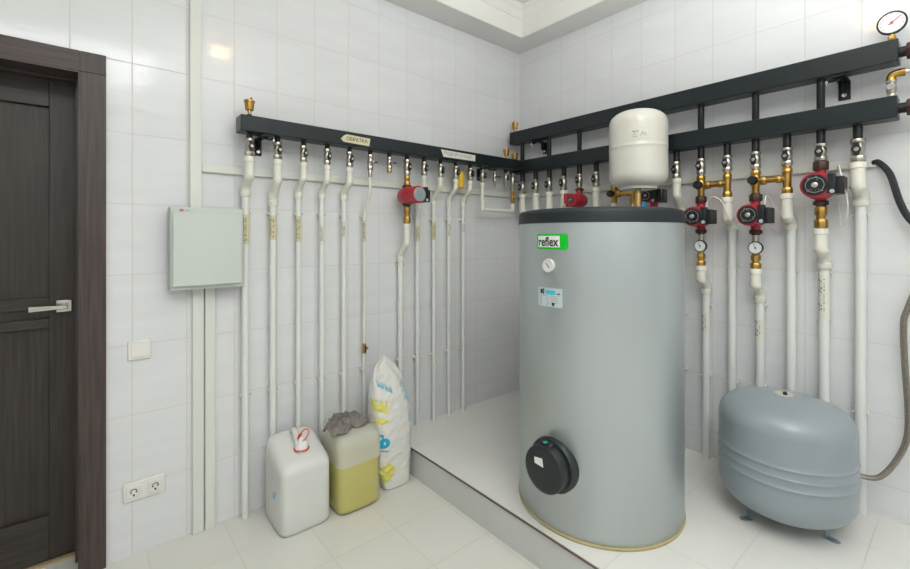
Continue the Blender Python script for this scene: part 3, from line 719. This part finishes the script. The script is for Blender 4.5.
def wrap_patch(name, u0, u1, z0, z1, dr, m, root, rc=.0, n=16):
    w = MB(lambda u, r_, z: onT(u, z, r_)); pts = []
    # rounded outline as columns
    cols = []
    for k in range(n+1):
        u = u0+(u1-u0)*k/n; e = min(u-u0, u1-u); ins = 0
        if rc and e < rc: ins = rc-math.sqrt(max(0, rc*rc-(rc-e)**2))
        cols.append([(u, dr, z0+ins), (u, dr, z1-ins), (u, -.0005, z1-ins), (u, -.0005, z0+ins)])
    return w.rings(cols).build(name, m, root, angle=60)
badge = wrap_patch('logo_badge', -.0685, .0857, 1.309, 1.372, .0015, 'logo_green', t, .008, 24)
wrap_patch('badge_field', -.060, .050, 1.318, 1.364, .0022, 'logo_white', badge, 0)
bm = text_bm('reflex', .052, .0012, .86)
bb = [v.co.x for v in bm.verts]; sc = .100/(max(bb)-min(bb)); mid = (max(bb)+min(bb))/2
by = [v.co.y for v in bm.verts]; my = (max(by)+min(by))/2
bmesh.ops.subdivide_edges(bm, edges=[e for e in bm.edges if e.calc_length() > .012], cuts=2)
for v in bm.verts: v.co = onT((v.co.x-mid)*sc-.005, 1.341+(v.co.y-my)*sc*1.05, .0030)
finish_flat(bm, 'logo_lettering', 'logo_black', badge)
# thermometer
A0 = (TC[0]-TRd, TC[1], 1.243)
th_ = MB().lathe((0, A0[1], A0[2]), 0, [(A0[0]+.01, .026), (A0[0]-.008, .028), (A0[0]-.012, .0265), (A0[0]-.012, .024), (A0[0]-.009, .023)], 32).build('thermometer', 'white_plastic', t)
MB().lathe((0, A0[1], A0[2]), 0, [(A0[0]-.0085, .0232), (A0[0]-.0096, .0232)], 32).build('dial', 'dial_white', th_)
w = MB(); w.sweep([(A0[0]-.0105, A0[1]+.009, A0[2]+.009), (A0[0]-.0105, A0[1]-.008, A0[2]-.008)], .0016, 6)
for k in range(12):
    a = 2*PI*k/12; w.sweep([(A0[0]-.010, A0[1]+math.sin(a)*q, A0[2]+math.cos(a)*q) for q in (.018, .0205)], .0006, 4)
w.build('needle', 'dark_ink', th_)
# rating plate sticker
stk = wrap_patch('rating_sticker', -.060, .060, 1.074, 1.150, .001, 'sticker_pale', t, 0, 10)
wrap_patch('sticker_header', -.017, .030, 1.124, 1.142, .0016, 'sticker_cyan', stk)
w = MB(lambda u, r_, z: onT(u, z, r_))
w.box(-.046, -.034, .001, .0018, 1.126, 1.144); w.box(-.031, -.026, .001, .0018, 1.124, 1.147); w.box(.036, .052, .001, .0016, 1.127, 1.131)
w.box(.014, .026, .001, .0018, 1.080, 1.092)
w.build('sticker_marks', 'dark_ink', stk)
w = MB(lambda u, r_, z: onT(u, z, r_))
for k in range(5):
    z = 1.117-.0085*k; w.box(-.05, -.004+rng.uniform(-.008, .004), .001, .0016, z, z+.0022)
    if k < 4: w.box(.008, .05-rng.uniform(0, .012), .001, .0016, z, z+.0022)
w.build('small_print', 'grey_ink', stk)
# inspection flange
FY, FZ = TC[1]-.018, .435; X0 = TC[0]-TRd
f = MB().lathe((0, FY, FZ), 0, [(X0+.03, .109), (X0-.006, .109), (X0-.012, .106), (X0-.016, .101), (X0-.016, .09)], 48).build('flange_collar', 'flange_black', t)
c = MB(); c.lathe((0, FY+.004, FZ-.004), 0, [(X0-.014, .095), (X0-.052, .094), (X0-.059, .091), (X0-.062, .084), (X0-.063, .07)], 48).build('flange_cap', 'flange_black', f)
c2 = MB(); c2.box(X0-.046, X0-.012, FY-.024, FY+.036, FZ+.07, FZ+.100); c2.build('cable_gland', 'flange_black', f, .008)
lab(MB().box(X0-.050, X0-.034, FY-.002, FY+.012, FZ+.098, FZ+.104).build('gland_plug', 'teal', f, .002), 'teal plug')
w = MB(); w.rings([[(X0-q, FY+a, FZ+b) for a, b in ((.044, .036), (.004, .042), (-.002, .008), (.042, .012))] for q in (.0625, .0637)])
lab(w.build('cap_sticker', 'logo_white', f, flat=True), 'white sticker')

# ------------------------------------------------------------------ cream expansion vessel
VX, VY, VR = -.31, -1.129, .1494
t = thing('expansion_vessel', 'cream expansion vessel hung in front of the black manifolds', 'vessel', (VX, VY, 1.615))
vz0, vz1 = 1.627, 2.046; pr = [(vz0, .085), (vz0+.006, .105)]
for k in range(1, 10):
    a = PI/2*k/9; pr.append((vz0+.008+.062*(1-math.cos(a)), .10+(VR-.10)*math.sin(a)))
zm = 1.838
pr += [(vz0+.076, VR), (vz0+.10, VR), (zm-.02, VR), (zm-.004, VR), (zm-.0015, VR+.0012), (zm+.0015, VR+.0012), (zm+.004, VR), (zm+.02, VR), (vz1-.11, VR), (vz1-.085, VR)]
for k in range(1, 15):
    a = PI/2*k/14; pr.append((vz1-.078+.078*math.sin(a)**.95, VR*math.cos(a)**.72))
MB().lathe((VX, VY, 0), 2, pr, 64).build('vessel_shell', 'vessel_cream', t, angle=50)
MB().lathe((VX, VY, 0), 2, [(vz0+.012, .098), (vz0-.010, .094), (vz0-.010, .088), (vz0+.01, .086)], 48).build('base_ring', 'vessel_cream', t)
w = MB(); w.lathe((VX, VY, 0), 2, [(vz0, .014), (1.602, .014), (1.60, .0185), (1.525, .0185), (1.52, .012), (1.50, .012)], 20)
w.build('connection_nipple', 'brass_pale', t)
MB().sweep([(VX, VY, 1.505), (VX, VY, 1.497), (VX+.01, VY+.003, 1.49), (-.2, VY+.02, 1.488), (-.135, VY+.03, 1.488)], .010, 12).build('feed_pipe', 'brass', t)
w = MB(); w.box(VX+VR-.004, -.151, VY-.03, VY+.03, 1.85, 1.92); w.build('mounting_bracket', 'black_steel', t, .002)
def onV(u, z, dr, a0=math.atan2(-2.3191-VY, -2.6143-VX)+.06):
    a = a0 + u/VR; return Vector((VX+(VR+dr)*math.cos(a), VY+(VR+dr)*math.sin(a), z))
w = MB(lambda u, r_, z: onV(u, z, r_))
for k in range(6): w.box(-.038+.0127*k, -.038+.0127*(k+1), -.0005, .0010, 1.868, 1.912)
lb = w.build('label', 'tape_white', t)
w = MB(lambda u, r_, z: onV(u, z, r_))
w.box(-.036, -.024, .001, .0016, 1.900, 1.908); w.box(-.022, -.006, .001, .0016, 1.902, 1.907); w.box(-.036, -.012, .001, .0016, 1.874, 1.877)
for a, b in [((x0, z0-.044), (x1, z1-.044)) for (x0, z0), (x1, z1) in (((-.034, 1.924), (-.024, 1.94)), ((-.024, 1.94), (-.016, 1.924)), ((.002, 1.922), (.012, 1.948)), ((.012, 1.948), (.020, 1.922)), ((.008, 1.932), (.03, 1.934)), ((.022, 1.948), (.034, 1.92)))]:
    w.sweep([(a[0], .0014, a[1]), (b[0], .0014, b[1])], .0011, 5)
w.build('label_marks', 'grey_ink', lb)

# ------------------------------------------------------------------ grey floor vessel
GX, GY, GR = -.334, -1.787, .238
t = thing('pressure_vessel', 'low round blue-grey vessel on three feet beside the silver tank', 'vessel', (GX, GY, PZ))
gz0, gz1 = .186, .692; zc = .435; pr = []
def head(z_edge, z_pole, k):
    # dished end: a rounded knuckle running into a shallow crown
    sg = 1 if z_pole > z_edge else -1; H = abs(z_pole-z_edge); out = []
    a1 = math.radians(68); rk = GR-k+k*math.cos(a1); hk = k*math.sin(a1)
    for q in range(0, 11):
        a = a1*q/10; out.append((z_edge+sg*k*math.sin(a), GR-k+k*math.cos(a)))
    for q in range(1, 13):
        r_ = rk*(1-q/12); out.append((z_edge+sg*(hk+(H-hk)*(1-(r_/rk)**1.9)), r_))
    return out
pr = sorted(head(.318, .200, .095)+head(.578, gz1, .085)+[(z, GR) for z in (.335, .35, .37, .41, .45, .49, .51, .54)])
ribs = (.468, .430, .392)
prof = []
for z, r_ in pr:
    if any(abs(z-q) < .008 for q in ribs): continue
    prof.append((z, r_))
def rad_at(z):
    for (za, ra), (zb_, rb) in zip(pr, pr[1:]):
        if za <= z <= zb_: return ra+(rb-ra)*(z-za)/max(1e-9, zb_-za)
    return GR
for q in ribs:
    for dz, dr in ((-.006, 0), (-.0035, .002), (-.0012, .0036), (.0012, .0036), (.0035, .002), (.006, 0)): prof.append((q+dz, rad_at(q+dz)+dr))
prof.sort()
MB().lathe((GX, GY, 0), 2, prof, 96).build('vessel_shell', 'grey_tank', t, angle=60)
MB().lathe((GX-.005, GY, 0), 2, [(gz1-.006, .036), (gz1+.0015, .035), (gz1+.003, .02)], 32).build('top_plate', 'plug_beige', t)
MB().lathe((GX-.02, GY-.01, 0), 2, [(gz1-.003, .008), (gz1+.012, .008), (gz1+.014, .006)], 16).build('valve_cap', 'black_plastic', t)
dch = math.atan2(-.924, .383)
for k in range(3):
    a = math.radians(-157.5+(-60, 60, 180)[k])
    c_, s_ = math.cos(a), math.sin(a)
    T_ = lambda u, v_, z, c_=c_, s_=s_: Vector((GX+u*c_-v_*s_, GY+u*s_+v_*c_, z))
    w = MB(T_); w.box(.145, .149, -.014, .014, PZ+.001, .240); w.rings([[(u, v_, z) for u, v_ in ((.147, -.014), (.178, -.014), (.188, -.008), (.191, 0), (.188, .008), (.178, .014), (.147, .014))] for z in (PZ, PZ+.004)])
    w.lathe((.176, 0, 0), 2, [(PZ+.003, .007), (PZ+.006, .007)], 12)
    w.build('foot', 'tank_bracket', t, .001)
# braided hose
P = [(-.13, -1.925, .372), (-.115, -1.955, .362), (-.10, -2.0, .347), (-.09, -2.055, .36), (-.07, -2.10, .43), (-.055, -2.133, .53), (-.05, -2.138, .65), (-.05, -2.128, .85), (-.055, -2.125, 1.0), (-.05, -2.135, 1.06), (-.045, -2.17, 1.16), (-.03, -2.25, 1.21), (-.025, -2.40, 1.23), (-.022, -3.0, 1.23), (-.022, YB+.003, 1.23)]
o = cable(TW, P, .0108, 'steel braided hose curving up the wall from the blue-grey vessel', 'steel_braid', 'braided_hose'); o['category'] = 'hose'

# ------------------------------------------------------------------ canisters
def superring(cx_, cy_, hx_, hy_, z, e=5, n=40):
    out = []
    for k in range(n):
        a = 2*PI*(k+.5)/n; c_, s_ = math.cos(a), math.sin(a); q = 2/e
        out.append((cx_+hx_*math.copysign(abs(c_)**q, c_), cy_+hy_*math.copysign(abs(s_)**q, s_), z))
    return out
def canister(x0, x1, y0, y1, H, label, shell, liq, lz, nx, ny, cap, tilt=.3):
    cx_, cy_, hx_, hy_ = (x0+x1)/2, (y0+y1)/2, (x1-x0)/2, (y1-y0)/2
    t = thing('plastic_canister', label, 'canister', (cx_, cy_, 0))
    w = MB(); R = []
    for z, k, e in ((0, .90, 5), (.004, .95, 6), (.012, .985, 7), (.026, 1, 7.5), (.10, 1, 7.5), (.2, 1, 7.5), (H*.74, 1, 7.5), (H*.80, 1, 7.5), (H*.88, .99, 7), (H*.94, .95, 6), (H*.975, .87, 5), (H*.993, .74, 4), (H, .5, 3)):
        R.append([(a, b, c+(b-cy_)*tilt*max(0, min(1, (z/H-.74)/.2))) for a, b, c in superring(cx_, cy_, hx_*k, hy_*k, z, e)])
    w.rings(R)
    # neck
    if cap:
        Hh = H; H = H+(ny-cy_)*tilt
        w.lathe((nx, ny, 0), 2, [(H-.03, .034), (H+.004, .030), (H+.012, .028)], 24); H = Hh
        w.sweep([(cx_+.01, cy_+hy_*.72, H+.0), (cx_+.008, cy_+hy_*.62, H+.035), (cx_+.005, cy_+hy_*.35, H+.043), (cx_, cy_+.02, H+.032), (nx, ny+.035, H-.012)], [.017, .015, .013, .014, .018], 14)
    w.build('canister_body', shell, t, angle=70)
    w = MB(); R = []
    for z, k in ((.004, .86), (.012, .95), (.03, .975), (lz-.002, .975), (lz, .97)): R.append(superring(cx_, cy_, hx_*k, hy_*k, z, 5.2))
    w.rings(R); w.build('liquid', liq, t, angle=50)
    H = H+(ny-cy_)*tilt
    if cap:
        w = MB(); w.lathe((nx, ny, 0), 2, [(H+.003, .0285), (H+.005, .031), (H+.034, .030), (H+.038, .027)], 20); w.hexnut((nx, ny, 0), 2, H+.036, H+.058, .016, 12)
        c_ = w.build('screw_cap', 'cap_white', t)
        w = MB(); w.torus((nx, ny, H+.003), 2, .0335, .0036, 32, 8); lab(w.build('seal_ring', 'ring_red', c_), 'red ring')
        w = MB(); q = [(nx+.012+.028*math.cos(a)*.8, ny-.004+.012*math.sin(a), H+.066+.016*math.sin(a)+.012*math.cos(a)) for a in [2*PI*k/20 for k in range(20)]]
        w.sweep(q, .0028, 8, closed=True); w.sweep([(nx-.016, ny, H+.052), (nx-.012, ny-.004, H+.068), (nx-.002, ny-.006, H+.078)], [.005, .007, .005], 10)
        lab(w.build('seal_tab', 'ring_red', c_), 'red pull loop')
    return t
can1 = canister(-1.945, -1.708, -.325, -.058, .358, 'milky plastic canister with white cap and red ring', 'jug_milky', 'liquid_clear', .27, -1.822, -.235, True)
w = MB(); w.rings([[(-1.9458, -.20-a, z) for a, z in ((0, .14), (.035, .15), (.05, .19), (.012, .17))], [(-1.9466, -.20-a, z) for a, z in ((0, .14), (.035, .15), (.05, .19), (.012, .17))]])
w.build('side_print', 'bag_blue', can1)
w = MB(); w.rings([[(-1.9458, -.17-a, z) for a, z in ((0, .26), (.01, .25), (.04, .225), (.035, .237))], [(-1.9466, -.17-a, z) for a, z in ((0, .26), (.01, .25), (.04, .225), (.035, .237))]])
w.build('side_print', 'bag_paleblue', can1)
canister(-1.68, -1.442, -.35, -.10, .385, 'canister two thirds full of yellow liquid with a cloth on top', 'jug_thin', 'liquid_yellow', .236, -1.56, -.2, False, .12)
# crumpled work gloves lying on it
def crumpled(cx_, cy_, z0, lx, ly, seed, ang):
    w = MB(); n, m = 56, 44; rows = []
    for side in (1, 0):
        pass
    def H(u, v_):
        p = Vector((u*2.7+seed, v_*2.7, seed*.7))
        r1 = 1-abs(noise.noise(p)*2.0); r2 = 1-abs(noise.noise(p*2.1+Vector((5, 3, 1)))*2.0)
        return .036*max(0, r1)**2+.020*max(0, r2)**2
    bm = w.bm; grid = []
    for j in range(m+1):
        row = []
        for i in range(n+1):
            u, v_ = i/n*2-1, j/m*2-1
            # map the square to a wobbly disc
            x = u*math.sqrt(1-v_*v_/2); y = v_*math.sqrt(1-u*u/2); r = math.hypot(x, y); th = math.atan2(y, x)
            k = 1+.16*math.sin(3*th+seed)+.12*math.sin(5*th+seed*2)+.06*math.sin(9*th)
            px_, py_ = x*lx*k, y*ly*k
            px_ += .010*noise.noise(Vector((u*3, v_*3, seed+9))); py_ += .010*noise.noise(Vector((u*3, v_*3, seed+19)))
            z = z0+.004+H(u, v_)*(1-.55*r**2)-.022*max(0, r-.72)*2
            row.append(bm.verts.new((cx_+px_*math.cos(ang)-py_*math.sin(ang), cy_+px_*math.sin(ang)+py_*math.cos(ang), z)))
        grid.append(row)
    for j in range(m):
        for i in range(n): bm.faces.new((grid[j][i], grid[j][i+1], grid[j+1][i+1], grid[j+1][i]))
    return w
w = crumpled(-1.585, -.212, .392, .118, .088, 3.3, .25)
gl = w.build('crumpled_cloth', 'glove_cloth', angle=80)
sm = gl.modifiers.new('thickness', 'SOLIDIFY'); sm.thickness = .003; sm.offset = 1
tag(gl, 'crumpled grey-brown cloth glove lying on top of the yellow canister', 'glove')

# ------------------------------------------------------------------ plastic salt bag
t = thing('salt_bag', 'tall white printed plastic bag standing against the step', 'bag', (-1.31, -.24, 0))
keys = [  # z, cx, cy, half width, half depth
 (0, -1.313, -0.236, 0.066, 0.056), (0.012, -1.313, -0.235, 0.080, 0.068), (0.05, -1.312, -0.230, 0.088, 0.075), (0.12, -1.323, -0.226, 0.106, 0.078), (0.2, -1.320, -0.222, 0.110, 0.082),
 (0.28, -1.318, -0.216, 0.115, 0.088), (0.36, -1.316, -0.208, 0.118, 0.088), (0.43, -1.316, -0.203, 0.117, 0.078), (0.49, -1.320, -0.200, 0.113, 0.064), (0.54, -1.325, -0.198, 0.104, 0.046),
 (0.585, -1.330, -0.198, 0.092, 0.028), (0.62, -1.337, -0.198, 0.076, 0.015), (0.65, -1.344, -0.198, 0.058, 0.009), (0.68, -1.343, -0.199, 0.024, 0.005), (0.7, -1.350, -0.200, 0.007, 0.003)]
def interp(z):
    for a, b in zip(keys, keys[1:]):
        if a[0] <= z <= b[0]:
            u = (z-a[0])/(b[0]-a[0]); return [a[i]+(b[i]-a[i])*u for i in range(1, 5)]
    return list(keys[-1][1:])
w = MB(); rs = []; NZ = 110; NA = 96
for j in range(NZ+1):
    z = .6999*(j/NZ); cx_, cy_, hx_, hy_ = interp(z); ring = []
    e = 3.6-1.6*(z/.70)
    for k in range(NA):
        a = 2*PI*(k+.5)/NA; c_, s_ = math.cos(a), math.sin(a); q = 2/e
        x, y = math.copysign(abs(c_)**q, c_), math.copysign(abs(s_)**q, s_)
        p = Vector((x*1.3, y*1.3, z*26+1.5*math.sin(a*2)))
        wr = (1-abs(noise.noise(p)*2))*.5+.5*noise.noise(Vector((x*5, y*5, z*60)))
        amp = .0065*min(1, z/.05)*(.5 if z > .6 else 1)
        up = max(0, z-.45)/.25; fold = .010*up*math.sin(a*5+z*14)*(1-max(0, z-.6)*6)
        dx = (wr-.3)*amp+fold
        ring.append((cx_+hx_*x+x*dx, cy_+hy_*y+y*dx, z))
    rs.append(ring)
w.rings(rs)
bag = w.build('bag_body', 'bag_white', t, angle=85)
bvh = BVHTree.FromObject(bag, bpy.context.evaluated_depsgraph_get()) if False else None
bm_ = bmesh.new(); bm_.from_mesh(bag.data); bvh = BVHTree.FromBMesh(bm_)
off = Vector(t['_o'])
def project(bm, dirv, lift=.0012):
    """drop a flat print on to the wrinkled bag along dirv"""
    kill = []
    for v in bm.verts:
        hit = bvh.ray_cast(v.co-off-dirv*1.0, dirv)
        if hit[0] is None: kill.append(v)
        else: v.co = hit[0]+off+hit[1]*lift*(1 if hit[1].dot(dirv) < 0 else -1)
    bmesh.ops.delete(bm, geom=kill, context='VERTS')
def print_shape(name, pts, m, dirv=Vector((0, 1, 0)), right=Vector((1, 0, 0)), org=Vector((0, -.8, 0))):
    bm = bmesh.new(); vs = [bm.verts.new(org+right*a+Vector((0, 0, b))) for a, b in pts]; bm.faces.new(vs)
    bmesh.ops.triangulate(bm, faces=bm.faces)
    for _ in range(4):
        bmesh.ops.subdivide_edges(bm, edges=[e for e in bm.edges if e.calc_length() > .006], cuts=1)
        bmesh.ops.triangulate(bm, faces=[f for f in bm.faces if len(f.verts) > 3])
    project(bm, dirv); return finish_flat(bm, name, m, bag)
def print_text(body, size, x, z, m, bold=.001, sx=1, tilt=0, dirv=Vector((0, 1, 0)), right=Vector((1, 0, 0)), org=Vector((0, -.8, 0))):
    bm = text_bm(body, size, bold, sx)
    for _ in range(2): bmesh.ops.subdivide_edges(bm, edges=[e for e in bm.edges if e.calc_length() > .008], cuts=1)
    bmesh.ops.triangulate(bm, faces=bm.faces)
    for v in bm.verts:
        a, b = v.co.x, v.co.y; v.co = org+right*(x+a)+Vector((0, 0, z+b+a*tilt))
    project(bm, dirv); return finish_flat(bm, 'printed_lettering', m, bag)
print_text('b', .088, -1.398, .268, 'bag_cyan', .006, 1.15)
print_text('SALT', .018, -1.362, .205, 'grey_ink', .0005, 1.2) if False else None
blob = lambda cx_, cz, rx, rz, sd: [(cx_+rx*math.cos(a)*(1+.22*math.sin(3*a+sd)+.12*math.sin(5*a+sd)), cz+rz*math.sin(a)*(1+.2*math.sin(2*a+sd))) for a in [2*PI*k/28 for k in range(28)]]
print_shape('yellow_print', [(-1.445, .435), (-1.37, .405), (-1.36, .465), (-1.372, .478), (-1.385, .44), (-1.395, .49), (-1.41, .45), (-1.425, .495), (-1.44, .46)], 'bag_yellow')
print_shape('yellow_print', blob(-1.385, .10, .034, .060, 1), 'bag_yellow')
print_shape('yellow_print', blob(-1.405, .375, .028, .018, 2), 'bag_yellow')
print_text('мм', .05, -1.368, .545, 'bag_blue', .002, 1.1, -.6)
print_text('соль', .030, -1.375, .205, 'bag_cyan', .0005, .9) if False else None
w_ = [(-1.415, .218), (-1.375, .214), (-1.375, .222), (-1.415, .226)]
print_shape('small_print', w_, 'grey_ink')
for cz, rz, cy_ in ((.47, .03, .012), (.36, .035, .0), (.27, .03, .01), (.10, .03, .0), (.53, .02, .02)):
    print_shape('blue_print', blob(cy_, cz, .020, rz, cz*9), 'bag_paleblue', Vector((-.72, .69, 0)), Vector((.69, .72, 0)), Vector((-1.27, -.24, 0))+Vector((.72, -.69, 0))*.6)
bm_.free()

# ------------------------------------------------------------------ light
def area(name, loc, rot, sx, sy, power, col):
    l = bpy.data.lights.new(name, 'AREA'); l.shape = 'RECTANGLE'; l.size = sx; l.size_y = sy; l.energy = power; l.color = col
    o = bpy.data.objects.new(name, l); COL.objects.link(o); o.location = loc; o.rotation_euler = rot; return o
area('ceiling_bounce_fill', (-2.85, -3.05, 2.985), (0, 0, 0), 1.5, 1.2, 30, (.965, .985, .99))  # added area light, stands in for flash bouncing off the ceiling behind the camera
fl = bpy.data.lights.new('bounce_flash', 'SPOT'); fl.energy = 345; fl.spot_size = math.radians(146); fl.spot_blend = 1; fl.shadow_soft_size = .2; fl.color = (.965, .985, .99)
fo = bpy.data.objects.new('bounce_flash', fl); COL.objects.link(fo); fo.location = (-1.9, -2.72, 1.75)
fo.rotation_euler = Vector((.16, .16, 1)).to_track_quat('-Z', 'Y').to_euler()
wd = bpy.data.worlds.new('World'); scene.world = wd; wd.use_nodes = True
wd.node_tree.nodes['Background'].inputs[0].default_value = (.8, .85, .9, 1); wd.node_tree.nodes['Background'].inputs[1].default_value = .3

# ------------------------------------------------------------------ camera
cd = bpy.data.cameras.new('camera'); cam = bpy.data.objects.new('camera', cd); COL.objects.link(cam)
cd.sensor_width = 36; cd.sensor_fit = 'HORIZONTAL'; cd.lens = 439.34/910*36
cd.shift_y = -(284.5-236.67)/910; cd.clip_start = .02
cam.location = (-2.6143, -2.3191, 1.3611); cam.rotation_euler = (PI/2, 0, .8714-PI/2)
scene.camera = cam
for o in list(bpy.data.objects):
    if '_o' in o: del o['_o']
scene.view_settings.view_transform = 'Standard'; scene.view_settings.look = 'None'
scene.view_settings.exposure = 0.15; scene.view_settings.gamma = 1; scene.view_settings.use_curve_mapping = False
